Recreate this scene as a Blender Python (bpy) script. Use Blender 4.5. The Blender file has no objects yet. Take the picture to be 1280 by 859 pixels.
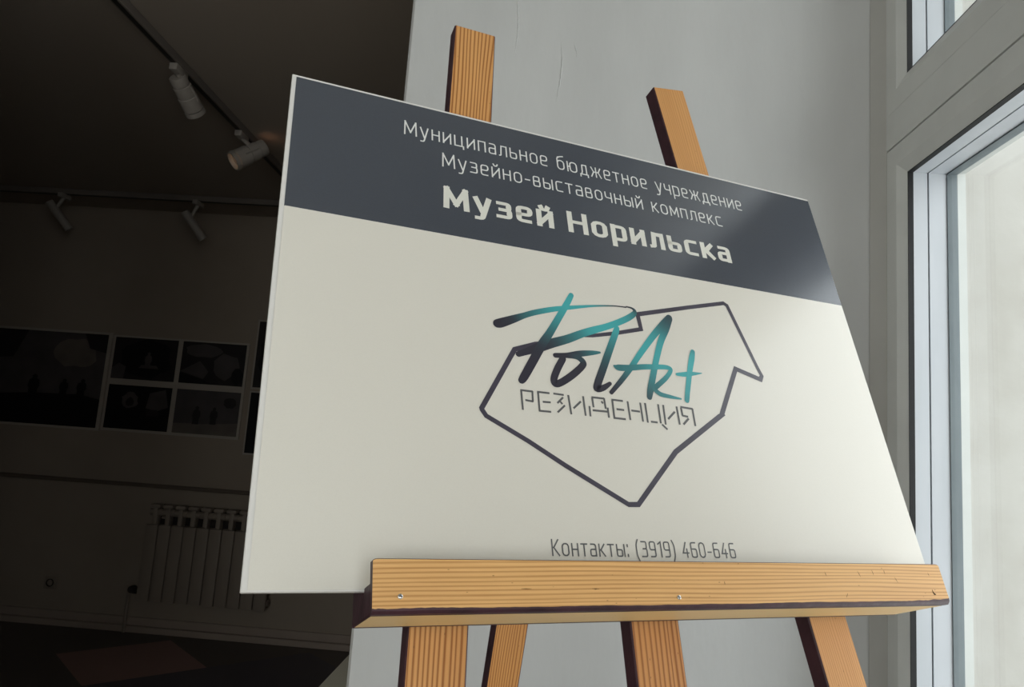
import bpy, bmesh, math, random
from mathutils import Vector, Matrix
S = bpy.context.scene
C = S.collection
PI = math.pi

# ---------------------------------------------------------------- camera, sky, exposure
EYE = 1.3                                    # lens height above the floor
cam = bpy.data.cameras.new('camera')
cam.sensor_width = 36.0
cam.lens = 905.0 / 1280.0 * 36.0
cam.clip_start = 0.02
camo = bpy.data.objects.new('camera', cam)
C.objects.link(camo)
camo.matrix_world = Matrix(((0.99650364, -0.06428297, 0.05336845, 0.0),
                            (0.04369937, -0.14340837, -0.98869834, 0.0),
                            (0.07120995, 0.98757366, -0.14009784, EYE),
                            (0, 0, 0, 1)))
S.camera = camo
SKY = 3.2
w = bpy.data.worlds.new('overcast_sky')
S.world = w
w.use_nodes = True
nt = w.node_tree
nt.nodes.clear()
wo = nt.nodes.new('ShaderNodeOutputWorld')
bg = nt.nodes.new('ShaderNodeBackground')
rmp = nt.nodes.new('ShaderNodeValToRGB')
sep = nt.nodes.new('ShaderNodeSeparateXYZ')
tc = nt.nodes.new('ShaderNodeTexCoord')
nt.links.new(tc.outputs['Generated'], sep.inputs[0])
mr = nt.nodes.new('ShaderNodeMapRange')
mr.inputs[1].default_value = -1.0
mr.inputs[2].default_value = 1.0
nt.links.new(sep.outputs[2], mr.inputs[0])
nt.links.new(mr.outputs[0], rmp.inputs[0])
rmp.color_ramp.elements[0].color = (0.80, 0.82, 0.82, 1)     # snow-covered ground under the horizon
rmp.color_ramp.elements[1].color = (0.86, 0.94, 1.0, 1)
e = rmp.color_ramp.elements.new(0.55)
e.color = (1.0, 1.0, 0.98, 1)
nt.links.new(rmp.outputs[0], bg.inputs['Color'])
bg.inputs['Strength'].default_value = SKY
nt.links.new(bg.outputs[0], wo.inputs[0])
vs = S.view_settings
S.display_settings.display_device = 'sRGB'
vs.view_transform = 'Standard'
vs.look = 'None'
vs.exposure = 0.33
vs.gamma = 1.0
vs.use_curve_mapping = False
S.cycles.use_denoising = True
S.cycles.max_bounces = 10
S.cycles.diffuse_bounces = 6
S.cycles.transparent_max_bounces = 16

WIN_X = 0.644                                # room face of the window frames
WIN = [(0.42, 1.40, 0.38, 2.64), (-2.85, -0.35, 0.55, 2.64)]   # y0, y1, z0, z1; the second is unseen, added to light the board
FILL_WIN = (-2.30, 0.40, 0.55, 2.56)             # unseen window added behind the lens as fill light: x0, x1, z0, z1
for k, (y0, y1, z0, z1) in enumerate(WIN + [FILL_WIN]):      # portals: where the sky's light comes in
    ld = bpy.data.lights.new('window_daylight', 'AREA')
    ld.shape = 'RECTANGLE'
    ld.size = z1 - z0
    ld.size_y = y1 - y0
    ld.cycles.is_portal = True
    lo = bpy.data.objects.new('window_daylight', ld)
    C.objects.link(lo)
    lo.location = (1.12, (y0 + y1) / 2, (z0 + z1) / 2)
    lo.rotation_euler = (0, PI / 2, 0)
    if k == 2:
        lo.location = ((y0 + y1) / 2, -3.46, (z0 + z1) / 2)
        lo.rotation_euler = (0, PI / 2, PI / 2 * -1 + PI)
        lo.rotation_euler = (0, PI / 2, -PI / 2)


# ---------------------------------------------------------------- helpers
def lin(r, g, b):
    f = lambda c: (c / 255 / 12.92) if c / 255 <= 0.04045 else ((c / 255 + 0.055) / 1.055) ** 2.4
    return (f(r), f(g), f(b), 1.0)


def mat(name, col, rough=0.6, spec=0.5, metal=0.0, noise=None, bump=None, stretch=(1, 1, 1), coat=0.0):
    """noise = (scale, second colour, contrast lo, hi); bump = (scale, strength)"""
    m = bpy.data.materials.new(name)
    m.use_nodes = True
    t = m.node_tree
    p = t.nodes['Principled BSDF']
    p.inputs['Base Color'].default_value = col
    p.inputs['Roughness'].default_value = rough
    p.inputs['Specular IOR Level'].default_value = spec
    p.inputs['Metallic'].default_value = metal
    p.inputs['Coat Weight'].default_value = coat
    p.inputs['Coat Roughness'].default_value = 0.15
    if noise or bump:
        co = t.nodes.new('ShaderNodeTexCoord')
        mp = t.nodes.new('ShaderNodeMapping')
        mp.inputs['Scale'].default_value = stretch
        t.links.new(co.outputs['Object'], mp.inputs[0])
    if noise:
        n = t.nodes.new('ShaderNodeTexNoise')
        n.inputs['Scale'].default_value = noise[0]
        n.inputs['Detail'].default_value = 5
        t.links.new(mp.outputs[0], n.inputs['Vector'])
        r = t.nodes.new('ShaderNodeValToRGB')
        r.color_ramp.elements[0].position = noise[2]
        r.color_ramp.elements[1].position = noise[3]
        r.color_ramp.elements[0].color = col
        r.color_ramp.elements[1].color = noise[1]
        t.links.new(n.outputs['Fac'], r.inputs[0])
        t.links.new(r.outputs[0], p.inputs['Base Color'])
    if bump:
        n2 = t.nodes.new('ShaderNodeTexNoise')
        n2.inputs['Scale'].default_value = bump[0]
        n2.inputs['Detail'].default_value = 4
        t.links.new(mp.outputs[0], n2.inputs['Vector'])
        bn = t.nodes.new('ShaderNodeBump')
        bn.inputs['Strength'].default_value = bump[1]
        bn.inputs['Distance'].default_value = 0.002
        t.links.new(n2.outputs['Fac'], bn.inputs['Height'])
        t.links.new(bn.outputs[0], p.inputs['Normal'])
    return m


def wood(name, light, dark, pitch, seed, axis='X', contrast=1.0, fleck=0.25):
    """grain lines across `axis` (object space), running along the length (Z, or X for the ledge)"""
    m = bpy.data.materials.new(name)
    m.use_nodes = True
    t = m.node_tree
    p = t.nodes['Principled BSDF']
    p.inputs['Roughness'].default_value = 0.48
    p.inputs['Specular IOR Level'].default_value = 0.35
    co = t.nodes.new('ShaderNodeTexCoord')
    mp = t.nodes.new('ShaderNodeMapping')
    mp.inputs['Location'].default_value = (seed * 1.7, seed * 0.9, seed * 2.3)
    t.links.new(co.outputs['Object'], mp.inputs[0])
    # slow wander of the grain lines
    wn = t.nodes.new('ShaderNodeTexNoise')
    mw = t.nodes.new('ShaderNodeMapping')
    mw.inputs['Scale'].default_value = (9, 9, 1.6) if axis == 'X' else (1.6, 9, 9)
    t.links.new(mp.outputs[0], mw.inputs[0])
    t.links.new(mw.outputs[0], wn.inputs['Vector'])
    wn.inputs['Scale'].default_value = 1.0
    wn.inputs['Detail'].default_value = 2
    sx = t.nodes.new('ShaderNodeSeparateXYZ')
    t.links.new(mp.outputs[0], sx.inputs[0])
    ma = t.nodes.new('ShaderNodeMath')
    ma.operation = 'MULTIPLY_ADD'
    t.links.new(wn.outputs['Fac'], ma.inputs[0])
    ma.inputs[1].default_value = 0.035 if axis == 'X' else 0.018
    t.links.new(sx.outputs[0 if axis == 'X' else 2], ma.inputs[2])
    # uneven spacing of the growth rings
    un = t.nodes.new('ShaderNodeTexNoise')
    mu = t.nodes.new('ShaderNodeMapping')
    mu.inputs['Scale'].default_value = (75, 0.5, 0.9) if axis == 'X' else (0.9, 0.5, 75)
    t.links.new(mp.outputs[0], mu.inputs[0])
    t.links.new(mu.outputs[0], un.inputs['Vector'])
    un.inputs['Scale'].default_value = 1.0
    un.inputs['Detail'].default_value = 1
    mu2 = t.nodes.new('ShaderNodeMath')
    mu2.operation = 'MULTIPLY_ADD'
    t.links.new(un.outputs['Fac'], mu2.inputs[0])
    mu2.inputs[1].default_value = pitch * 1.6
    t.links.new(ma.outputs[0], mu2.inputs[2])
    ma = mu2
    mb = t.nodes.new('ShaderNodeMath')
    mb.operation = 'MULTIPLY'
    mb.inputs[1].default_value = 2 * PI / pitch
    t.links.new(ma.outputs[0], mb.inputs[0])
    sn = t.nodes.new('ShaderNodeMath')
    sn.operation = 'SINE'
    t.links.new(mb.outputs[0], sn.inputs[0])
    # asymmetric rings: a slow rise and a thin dark latewood line
    sh = t.nodes.new('ShaderNodeMath')
    sh.operation = 'MULTIPLY_ADD'
    sh.inputs[1].default_value = 0.5
    sh.inputs[2].default_value = 0.5
    t.links.new(sn.outputs[0], sh.inputs[0])
    pw = t.nodes.new('ShaderNodeMath')
    pw.operation = 'POWER'
    pw.inputs[1].default_value = 2.6
    t.links.new(sh.outputs[0], pw.inputs[0])
    # fine fibres
    fn = t.nodes.new('ShaderNodeTexNoise')
    mf = t.nodes.new('ShaderNodeMapping')
    mf.inputs['Scale'].default_value = (900, 900, 14) if axis == 'X' else (14, 900, 900)
    t.links.new(mp.outputs[0], mf.inputs[0])
    t.links.new(mf.outputs[0], fn.inputs['Vector'])
    fn.inputs['Scale'].default_value = 1.0
    fn.inputs['Detail'].default_value = 4
    # broad tone patches
    bn_ = t.nodes.new('ShaderNodeTexNoise')
    t.links.new(mw.outputs[0], bn_.inputs['Vector'])
    bn_.inputs['Scale'].default_value = 2.5
    a1 = t.nodes.new('ShaderNodeMath')
    a1.operation = 'MULTIPLY_ADD'
    t.links.new(pw.outputs[0], a1.inputs[0])
    a1.inputs[1].default_value = 0.62 * contrast
    a1.inputs[2].default_value = 0.3 - 0.5 * fleck - 0.2 + .24 * (1 - contrast)
    a2 = t.nodes.new('ShaderNodeMath')
    a2.operation = 'MULTIPLY_ADD'
    t.links.new(fn.outputs['Fac'], a2.inputs[0])
    a2.inputs[1].default_value = fleck
    t.links.new(a1.outputs[0], a2.inputs[2])
    a3 = t.nodes.new('ShaderNodeMath')
    a3.operation = 'MULTIPLY_ADD'
    t.links.new(bn_.outputs['Fac'], a3.inputs[0])
    a3.inputs[1].default_value = 0.4
    t.links.new(a2.outputs[0], a3.inputs[2])
    r = t.nodes.new('ShaderNodeValToRGB')
    r.color_ramp.elements[0].position = 0.12
    r.color_ramp.elements[1].position = 0.88
    r.color_ramp.elements[0].color = light
    r.color_ramp.elements[1].color = dark
    t.links.new(a3.outputs[0], r.inputs[0])
    # small knots and dents
    kn = t.nodes.new('ShaderNodeTexVoronoi')
    mk = t.nodes.new('ShaderNodeMapping')
    mk.inputs['Scale'].default_value = (30, 30, 12) if axis == 'X' else (12, 30, 30)
    t.links.new(mp.outputs[0], mk.inputs[0])
    t.links.new(mk.outputs[0], kn.inputs['Vector'])
    kr = t.nodes.new('ShaderNodeValToRGB')
    kr.color_ramp.elements[0].position = 0.03
    kr.color_ramp.elements[1].position = 0.075
    kr.color_ramp.elements[0].color = (0.45, 0.40, 0.36, 1)
    kr.color_ramp.elements[1].color = (1, 1, 1, 1)
    t.links.new(kn.outputs['Distance'], kr.inputs[0])
    mx = t.nodes.new('ShaderNodeMix')
    mx.data_type = 'RGBA'
    mx.blend_type = 'MULTIPLY'
    mx.inputs[0].default_value = 1.0
    t.links.new(r.outputs[0], mx.inputs[6])
    t.links.new(kr.outputs[0], mx.inputs[7])
    t.links.new(mx.outputs[2], p.inputs['Base Color'])
    bp_ = t.nodes.new('ShaderNodeBump')
    bp_.inputs['Strength'].default_value = 0.25
    bp_.inputs['Distance'].default_value = 0.001
    t.links.new(a2.outputs[0], bp_.inputs['Height'])
    t.links.new(bp_.outputs[0], p.inputs['Normal'])
    return m


def obj(name, bm, mats, parent=None, smooth=False, M=None):
    me = bpy.data.meshes.new(name)
    bmesh.ops.recalc_face_normals(bm, faces=bm.faces) if smooth != 'keep' else None
    bm.to_mesh(me)
    bm.free()
    for m in (mats if isinstance(mats, (list, tuple)) else [mats]):
        me.materials.append(m)
    if smooth is True:
        me.polygons.foreach_set('use_smooth', [True] * len(me.polygons))
        me.set_sharp_from_angle(angle=math.radians(35))
    o = bpy.data.objects.new(name, me)
    C.objects.link(o)
    if M is not None:
        o.matrix_world = M
    if parent is not None:
        o.parent = parent
    return o


def thing(name, label, cat, M=None, group=None):
    o = bpy.data.objects.new(name, None)
    o.empty_display_size = 0.05
    C.objects.link(o)
    if M is not None:
        o.matrix_world = M
    o['label'] = label
    o['category'] = cat
    if group:
        o['group'] = group
    return o


def tag(o, label, cat, group=None):
    o['label'] = label
    o['category'] = cat
    if group:
        o['group'] = group
    return o


def struct(o, label=None, cat=None):
    o['kind'] = 'structure'
    if label:
        o['label'] = label
    if cat:
        o['category'] = cat
    return o


def box(bm, x0, x1, y0, y1, z0, z1, bev=0.0, mi=0, seg=2):
    r = bmesh.ops.create_cube(bm, size=1.0)
    vs_ = r['verts']
    for v in vs_:
        v.co = Vector((x0 + (v.co.x + .5) * (x1 - x0), y0 + (v.co.y + .5) * (y1 - y0), z0 + (v.co.z + .5) * (z1 - z0)))
    fs = list({f for v in vs_ for f in v.link_faces})
    for f in fs:
        f.material_index = mi
    if bev > 0:
        es = list({e_ for v in vs_ for e_ in v.link_edges})
        rb = bmesh.ops.bevel(bm, geom=es, offset=bev, segments=seg, affect='EDGES', profile=0.5)
        for f in rb['faces']:
            f.material_index = mi
    return fs


def tube(bm, p0, p1, r0, r1=None, n=20, mi=0, cap=True):
    r1 = r0 if r1 is None else r1
    p0, p1 = Vector(p0), Vector(p1)
    d = (p1 - p0)
    q = d.to_track_quat('Z', 'Y').to_matrix().to_4x4()
    q.translation = (p0 + p1) / 2
    res = bmesh.ops.create_cone(bm, cap_ends=cap, segments=n, radius1=r0, radius2=r1, depth=d.length, matrix=q)
    for v in res['verts']:
        for f in v.link_faces:
            f.material_index = mi


def lathe(bm, prof, n=28, M=None, mi=0):
    """closed profile [(radius, z)...] turned round Z"""
    M = M or Matrix()
    rings = []
    for k in range(n):
        a_ = 2 * PI * k / n
        rings.append([bm.verts.new(M @ Vector((r * math.cos(a_), r * math.sin(a_), z))) for r, z in prof])
    for k in range(n):
        A, B = rings[k], rings[(k + 1) % n]
        for i in range(len(prof) - 1):
            f = bm.faces.new((A[i], B[i], B[i + 1], A[i + 1]))
            f.material_index = mi
    bmesh.ops.remove_doubles(bm, verts=[v for r_ in rings for v in r_], dist=1e-6)


def ring(bm, rect, prof, mi=0):
    """profile [(inset, x)...] swept round a window rectangle (y0, y1, z0, z1)"""
    y0, y1, z0, z1 = rect
    loops = []
    for ins, x in prof:
        loops.append([bm.verts.new((x, yy, zz)) for yy, zz in
                      ((y0 + ins, z0 + ins), (y1 - ins, z0 + ins), (y1 - ins, z1 - ins), (y0 + ins, z1 - ins))])
    n = len(prof)
    for i in range(n):
        A, B = loops[i], loops[(i + 1) % n]
        for k in range(4):
            f = bm.faces.new((A[k], A[(k + 1) % 4], B[(k + 1) % 4], B[k]))
            f.material_index = mi


def ribbon(bm, pts, z=0.0, closed=False, cols=None, layer=None, roundcap=False, mi=0):
    """flat printed stroke in the XY plane: pts = [(x, y, width)...]"""
    P = [Vector((p[0], p[1])) for p in pts]
    n = len(P)
    Ls, Rs = [], []
    for i in range(n):
        pv = P[i - 1] if (i > 0 or closed) else None
        nx = P[(i + 1) % n] if (i < n - 1 or closed) else None
        d0 = (P[i] - pv).normalized() if pv is not None else None
        d1 = (nx - P[i]).normalized() if nx is not None else None
        if d0 is None:
            t_ = d1
            k = 1.0
        elif d1 is None:
            t_ = d0
            k = 1.0
        else:
            t_ = (d0 + d1)
            t_ = t_.normalized() if t_.length > 1e-6 else d0
            k = 1.0 / max(0.45, t_.dot(d0))
        nn_ = Vector((-t_.y, t_.x)) * (pts[i][2] / 2 * k)
        Ls.append(bm.verts.new((P[i].x + nn_.x, P[i].y + nn_.y, z)))
        Rs.append(bm.verts.new((P[i].x - nn_.x, P[i].y - nn_.y, z)))
    faces = []
    for i in range(n if closed else n - 1):
        j = (i + 1) % n
        f = bm.faces.new((Rs[i], Rs[j], Ls[j], Ls[i]))
        f.material_index = mi
        faces.append(f)
        if layer is not None:
            for lp in f.loops:
                lp[layer] = cols[i] if lp.vert in (Ls[i], Rs[i]) else cols[j]
    if roundcap and not closed:
        for i, dr in ((0, -1), (n - 1, 1)):
            d = (P[1] - P[0]).normalized() if i == 0 else (P[-1] - P[-2]).normalized()
            d = d * dr
            r_ = pts[i][2] / 2
            a0 = math.atan2(d.y, d.x)
            vs_ = [bm.verts.new((P[i].x + r_ * math.cos(a0 + a_), P[i].y + r_ * math.sin(a0 + a_), z))
                   for a_ in [(-0.5 + q / 6) * PI for q in range(7)]]
            f = bm.faces.new(vs_)
            f.material_index = mi
            if layer is not None:
                for lp in f.loops:
                    lp[layer] = cols[i]


def smooth_pts(pts, sub=5):
    """Catmull-Rom through all columns"""
    out = []
    n = len(pts)
    for i in range(n - 1):
        p0, p1, p2, p3 = pts[max(i - 1, 0)], pts[i], pts[i + 1], pts[min(i + 2, n - 1)]
        for k in range(sub):
            t_ = k / sub
            out.append(tuple(0.5 * (2 * b_ + (c_ - a_) * t_ + (2 * a_ - 5 * b_ + 4 * c_ - d_) * t_ * t_ + (3 * b_ - a_ - 3 * c_ + d_) * t_ ** 3)
                             for a_, b_, c_, d_ in zip(p0, p1, p2, p3)))
    out.append(tuple(pts[-1]))
    return out


# ---------------------------------------------------------------- materials
plaster = mat('grey_white_plaster', lin(199, 200, 200), 0.75, 0.25, noise=(6, lin(191, 192, 192), 0.35, 0.7), bump=(60, 0.25), stretch=(1, 1, .35))
room_white = mat('room_white_paint', lin(205, 205, 200), 0.8, 0.2, bump=(40, 0.2))
gallery = mat('gallery_wall_paint', lin(156, 143, 130), 0.85, 0.2, noise=(3, lin(151, 138, 125), 0.4, 0.7), bump=(40, 0.2))
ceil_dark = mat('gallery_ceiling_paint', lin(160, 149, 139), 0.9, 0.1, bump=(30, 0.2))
pvc = mat('white_window_plastic', lin(214, 216, 214), 0.35, 0.45, noise=(12, lin(206, 208, 206), 0.4, 0.8))
pvc_in = mat('bluish_white_aluminium', lin(184, 189, 195), 0.35, 0.45, noise=(25, lin(176, 182, 188), 0.4, 0.8), stretch=(1, 1, .2))
outer_pvc = mat('outer_frame_plastic', lin(172, 175, 172), 0.5, 0.3, noise=(12, lin(178, 181, 178), 0.4, 0.8))
trim_grey = mat('grey_corner_strip', lin(178, 177, 173), 0.6, 0.3, noise=(12, lin(173, 172, 168), 0.4, 0.8))
bead_grey = mat('grey_glazing_bead', lin(94, 104, 108), 0.5, 0.4, noise=(40, lin(84, 94, 99), 0.4, 0.7), stretch=(1, 1, .2))
rubber = mat('black_gasket_rubber', lin(24, 25, 27), 0.6, 0.3, bump=(120, .2))
groove = mat('dark_groove', lin(70, 76, 80), 0.6, 0.3, bump=(120, .2))
outer_plaster = mat('pale_outer_plaster', lin(178, 177, 172), 0.9, 0.15, noise=(9, lin(169, 167, 161), 0.42, 0.75), bump=(45, 0.3))
glass = bpy.data.materials.new('window_glass')
glass.use_nodes = True
gt = glass.node_tree
gt.nodes.clear()
go = gt.nodes.new('ShaderNodeOutputMaterial')
gm = gt.nodes.new('ShaderNodeMixShader')
g1 = gt.nodes.new('ShaderNodeBsdfTransparent')
g1.inputs[0].default_value = (0.965, 0.975, 0.972, 1)
g2 = gt.nodes.new('ShaderNodeBsdfGlossy')
g2.inputs['Roughness'].default_value = 0.02
gl = gt.nodes.new('ShaderNodeLayerWeight')
gl.inputs[0].default_value = 0.5
gp = gt.nodes.new('ShaderNodeMath')
gp.operation = 'POWER'
gp.inputs[1].default_value = 5.0
gt.links.new(gl.outputs['Facing'], gp.inputs[0])
gf = gt.nodes.new('ShaderNodeMath')
gf.operation = 'MULTIPLY_ADD'
gf.inputs[1].default_value = 0.9
gf.inputs[2].default_value = 0.03
gt.links.new(gp.outputs[0], gf.inputs[0])
gt.links.new(gf.outputs[0], gm.inputs[0])
gt.links.new(g1.outputs[0], gm.inputs[1])
gt.links.new(g2.outputs[0], gm.inputs[2])
gt.links.new(gm.outputs[0], go.inputs[0])

maroon = mat('maroon_edge_paint', lin(70, 40, 50), 0.5, 0.4, noise=(35, lin(52, 29, 37), 0.35, 0.7), bump=(90, .4))
pine_left = wood('pine_strong_grain', lin(224, 168, 104), lin(152, 94, 44), 0.0046, 1.0)
pine_right = wood('pine_plain_grain', lin(220, 166, 102), lin(178, 120, 64), 0.0034, 2.0, contrast=.45)
pine_mid = wood('pine_centre_grain', lin(212, 154, 95), lin(150, 92, 46), 0.0052, 3.0)
pine_rear = wood('pine_rear_grain', lin(218, 160, 94), lin(164, 102, 50), 0.0036, 4.2)
pine_ledge = wood('pine_ledge_grain', lin(244, 196, 130), lin(184, 130, 74), 0.0033, 5.1, axis='Z', contrast=.62, fleck=.4)
pine_under = wood('pine_shelf_grain', lin(244, 212, 154), lin(226, 186, 124), 0.010, 6.4, axis='Z', contrast=.4)
steel = mat('screw_steel', lin(190, 190, 188), 0.3, 0.5, 1.0, bump=(300, .2))
hole_dark = mat('dark_nail_hole', lin(30, 20, 14), 0.8, 0.1, bump=(300, .2))
pvc_board = mat('white_foam_board', lin(220, 218, 215), 0.5, 0.4, bump=(200, .1))
print_cream = mat('cream_print', lin(221, 217, 208), 0.27, 0.5, noise=(900, lin(219, 215, 206), 0.4, 0.7))
print_slate = mat('slate_print', lin(66, 71, 81), 0.24, 0.75, noise=(900, lin(64, 68, 77), 0.4, 0.7))
ink_white = mat('white_letter_ink', lin(222, 223, 222), 0.4, 0.4, noise=(60, lin(214, 215, 214), .4, .7))
ink_cream = mat('cream_letter_ink', lin(222, 221, 213), 0.4, 0.4, noise=(60, lin(216, 215, 207), .4, .7))
ink_grey = mat('grey_letter_ink', lin(96, 96, 98), 0.4, 0.4, noise=(60, lin(88, 88, 90), .4, .7))
ink_outline = mat('violet_grey_ink', lin(70, 66, 80), 0.32, 0.5, noise=(60, lin(60, 56, 68), .4, .7))
ink_brush = mat('teal_to_ink_print', (1, 1, 1, 1), 0.35, 0.5, bump=(200, .05))
_t = ink_brush.node_tree
_a = _t.nodes.new('ShaderNodeVertexColor')
_a.layer_name = 'ink'
_t.links.new(_a.outputs[0], _t.nodes['Principled BSDF'].inputs['Base Color'])
track_black = mat('dark_track_metal', lin(34, 31, 29), 0.5, 0.4, bump=(150, .1))
track_side = mat('track_flange_paint', lin(120, 112, 106), 0.6, 0.3, bump=(150, .1))
lamp_white = mat('grey_lamp_paint', lin(150, 143, 136), 0.45, 0.4, bump=(150, .1))
lamp_dark = mat('lamp_dark_inside', lin(40, 36, 33), 0.6, 0.3, bump=(150, .1))
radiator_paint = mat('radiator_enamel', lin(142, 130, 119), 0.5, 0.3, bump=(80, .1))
radiator_dark = mat('slot_shade_and_dark_fittings', lin(52, 46, 43), 0.8, 0.2, bump=(80, .1))
trim_paint = mat('rail_brown_paint', lin(104, 92, 82), 0.7, 0.3, noise=(3, lin(100, 88, 78), .4, .7))
base_paint = mat('baseboard_paint', lin(158, 143, 132), 0.6, 0.3, noise=(3, lin(154, 139, 128), .4, .7))
near_floor = mat('beige_linoleum', lin(176, 166, 150), 0.45, 0.4, noise=(5, lin(164, 153, 138), 0.4, 0.7))
plinth_white = mat('plinth_white_paint', lin(225, 220, 205), 0.6, 0.3, bump=(60, .15))

# ---------------------------------------------------------------- the setting
# floor: big tiles laid on the diagonal, one of them reddish
fm = bpy.data.materials.new('diagonal_floor_tiles')
fm.use_nodes = True
t = fm.node_tree
p = t.nodes['Principled BSDF']
p.inputs['Roughness'].default_value = 0.55
co = t.nodes.new('ShaderNodeTexCoord')
m1 = t.nodes.new('ShaderNodeMapping')
m1.inputs['Location'].default_value = (2.165, -4.05, 0)
t.links.new(co.outputs['Object'], m1.inputs[0])
m2 = t.nodes.new('ShaderNodeMapping')
m2.inputs['Rotation'].default_value = (0, 0, PI / 4)
m2.inputs['Scale'].default_value = (1 / 0.6, 1 / 0.6, 1)
t.links.new(m1.outputs[0], m2.inputs[0])
ad = t.nodes.new('ShaderNodeVectorMath')
ad.operation = 'ADD'
ad.inputs[1].default_value = (0.5, 0.5, 0.5)
t.links.new(m2.outputs[0], ad.inputs[0])
fl = t.nodes.new('ShaderNodeVectorMath')
fl.operation = 'FLOOR'
t.links.new(ad.outputs[0], fl.inputs[0])
wn = t.nodes.new('ShaderNodeTexWhiteNoise')
t.links.new(fl.outputs[0], wn.inputs['Vector'])
cr = t.nodes.new('ShaderNodeValToRGB')
cr.color_ramp.interpolation = 'CONSTANT'
cr.color_ramp.elements[0].color = lin(96, 88, 84)
cr.color_ramp.elements[1].position = 0.45
cr.color_ramp.elements[1].color = lin(86, 80, 88)
_e = cr.color_ramp.elements.new(0.75)
_e.color = lin(104, 92, 82)
t.links.new(wn.outputs['Value'], cr.inputs[0])
ln = t.nodes.new('ShaderNodeVectorMath')
ln.operation = 'LENGTH'
t.links.new(fl.outputs[0], ln.inputs[0])
lt = t.nodes.new('ShaderNodeMath')
lt.operation = 'LESS_THAN'
lt.inputs[1].default_value = 0.5
t.links.new(ln.outputs['Value'], lt.inputs[0])
mx = t.nodes.new('ShaderNodeMix')
mx.data_type = 'RGBA'
mx.inputs[7].default_value = lin(160, 127, 121)
t.links.new(lt.outputs[0], mx.inputs[0])
t.links.new(cr.outputs[0], mx.inputs[6])
t.links.new(mx.outputs[2], p.inputs['Base Color'])

bm = bmesh.new()
box(bm, -4.4, 1.1, 1.475, 4.75, -0.06, 0.0, mi=0)
box(bm, -4.4, 1.1, -3.45, 1.475, -0.06, 0.0, mi=1)
struct(obj('floor', bm, [fm, near_floor]))
CEIL = 2.70
bm = bmesh.new()
box(bm, -4.4, 1.1, -3.45, 1.475, CEIL, CEIL + 0.06, mi=0)
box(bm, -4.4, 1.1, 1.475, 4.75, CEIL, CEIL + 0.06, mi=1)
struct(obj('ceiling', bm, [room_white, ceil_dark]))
bm = bmesh.new()
box(bm, -4.4, 0.66, 4.6, 4.7, 0, CEIL)
struct(obj('wall_back', bm, gallery))
bm = bmesh.new()
box(bm, -4.4, -4.3, -3.1, 4.6, 0, CEIL)
struct(obj('wall_left', bm, gallery))
bm = bmesh.new()
fx0, fx1, fz0, fz1 = FILL_WIN
box(bm, -4.3, fx0 + .058, -3.44, -3.0, 0, CEIL)
box(bm, fx1 - .058, 0.66, -3.44, -3.0, 0, CEIL)
box(bm, fx0 + .058, fx1 - .058, -3.44, -3.0, 0, fz0 + .058)
box(bm, fx0 + .058, fx1 - .058, -3.44, -3.0, fz1 - .058, CEIL)
struct(obj('wall_front', bm, room_white))

# the outer wall with its window openings, one seen and one added for light; its thickness is the pale outer reveal
FRY = 0.058                                   # the frame laps over the opening by this much
bm = bmesh.new()
X0, X1 = 0.662, 1.10
ys = [-3.1]
for y0, y1, z0, z1 in sorted(WIN):
    ys += [y0 + FRY, y1 - FRY]
ys.append(4.7)
for i in range(0, len(ys) - 1, 2):
    box(bm, X0, X1, ys[i], ys[i + 1], 0, CEIL)
for y0, y1, z0, z1 in WIN:
    box(bm, X0, X1, y0 + FRY, y1 - FRY, 0, z0 + FRY)
    box(bm, X0, X1, y0 + FRY, y1 - FRY, z1 - FRY, CEIL)
for f in bm.faces:
    c = f.calc_center_median()
    f.material_index = 1 if c.x > 0.67 else 0
wall_right = struct(obj('wall_right', bm, [room_white, outer_plaster]))

# the grey-white pier behind the easel
bm = bmesh.new()
# its right end turns in a soft rounded corner towards the window frame
YF, EX, EY, SPL = 1.499, 0.646, 1.400, math.radians(45)
tt = (YF - EY) / math.sin(SPL)
cx_, rad_c = EX - tt * math.cos(SPL), 0.13
tl = rad_c * math.tan(SPL / 2)
outl = [(-.361, YF + .006), (-.355, YF)]
for k in range(15):
    a_ = SPL * k / 14
    outl.append((cx_ - tl + rad_c * math.sin(a_), YF - rad_c * (1 - math.cos(a_))))
outl += [(EX, EY), (.661, EY - .002), (.661, 1.65), (-.361, 1.65)]
lo_ = [bm.verts.new((x_, y_, 0)) for x_, y_ in outl]
hi_ = [bm.verts.new((x_, y_, CEIL)) for x_, y_ in outl]
for k in range(len(outl)):
    j = (k + 1) % len(outl)
    bm.faces.new((lo_[k], lo_[j], hi_[j], hi_[k]))
bm.faces.new(lo_)
bm.faces.new(hi_)
pier = struct(obj('wall_middle', bm, plaster, smooth=True))
random.seed(4)


def wall_ridge(x, z0, z1, wid):
    b_ = bmesh.new()
    n = 26
    L, M_, R_ = [], [], []
    for k in range(n + 1):
        z = z0 + (z1 - z0) * k / n
        ww = wid * math.sin(PI * min(max(k / n, .02), .98)) ** .5 * random.uniform(.6, 1.2)
        xx = x + 0.0035 * math.sin(k * .16 + x * 50) + random.uniform(-.0008, .0008)
        L.append(b_.verts.new((xx - ww, YF + .0003, z)))
        M_.append(b_.verts.new((xx + .3 * ww, YF - ww * .6, z)))
        R_.append(b_.verts.new((xx + ww, YF + .0003, z)))
    for k in range(n):
        b_.faces.new((L[k], M_[k], M_[k + 1], L[k + 1]))
        b_.faces.new((M_[k], R_[k], R_[k + 1], M_[k + 1]))
    return obj('plaster_ridge', b_, plaster, pier, smooth=True)


wall_ridge(-0.019, 1.3 + .750, 1.3 + .894, .0024)
wall_ridge(-0.122, 1.3 + .857, 1.3 + 1.017, .0020)
wall_ridge(0.013, 1.3 + .857, 1.3 + .894, .0016)
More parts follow.
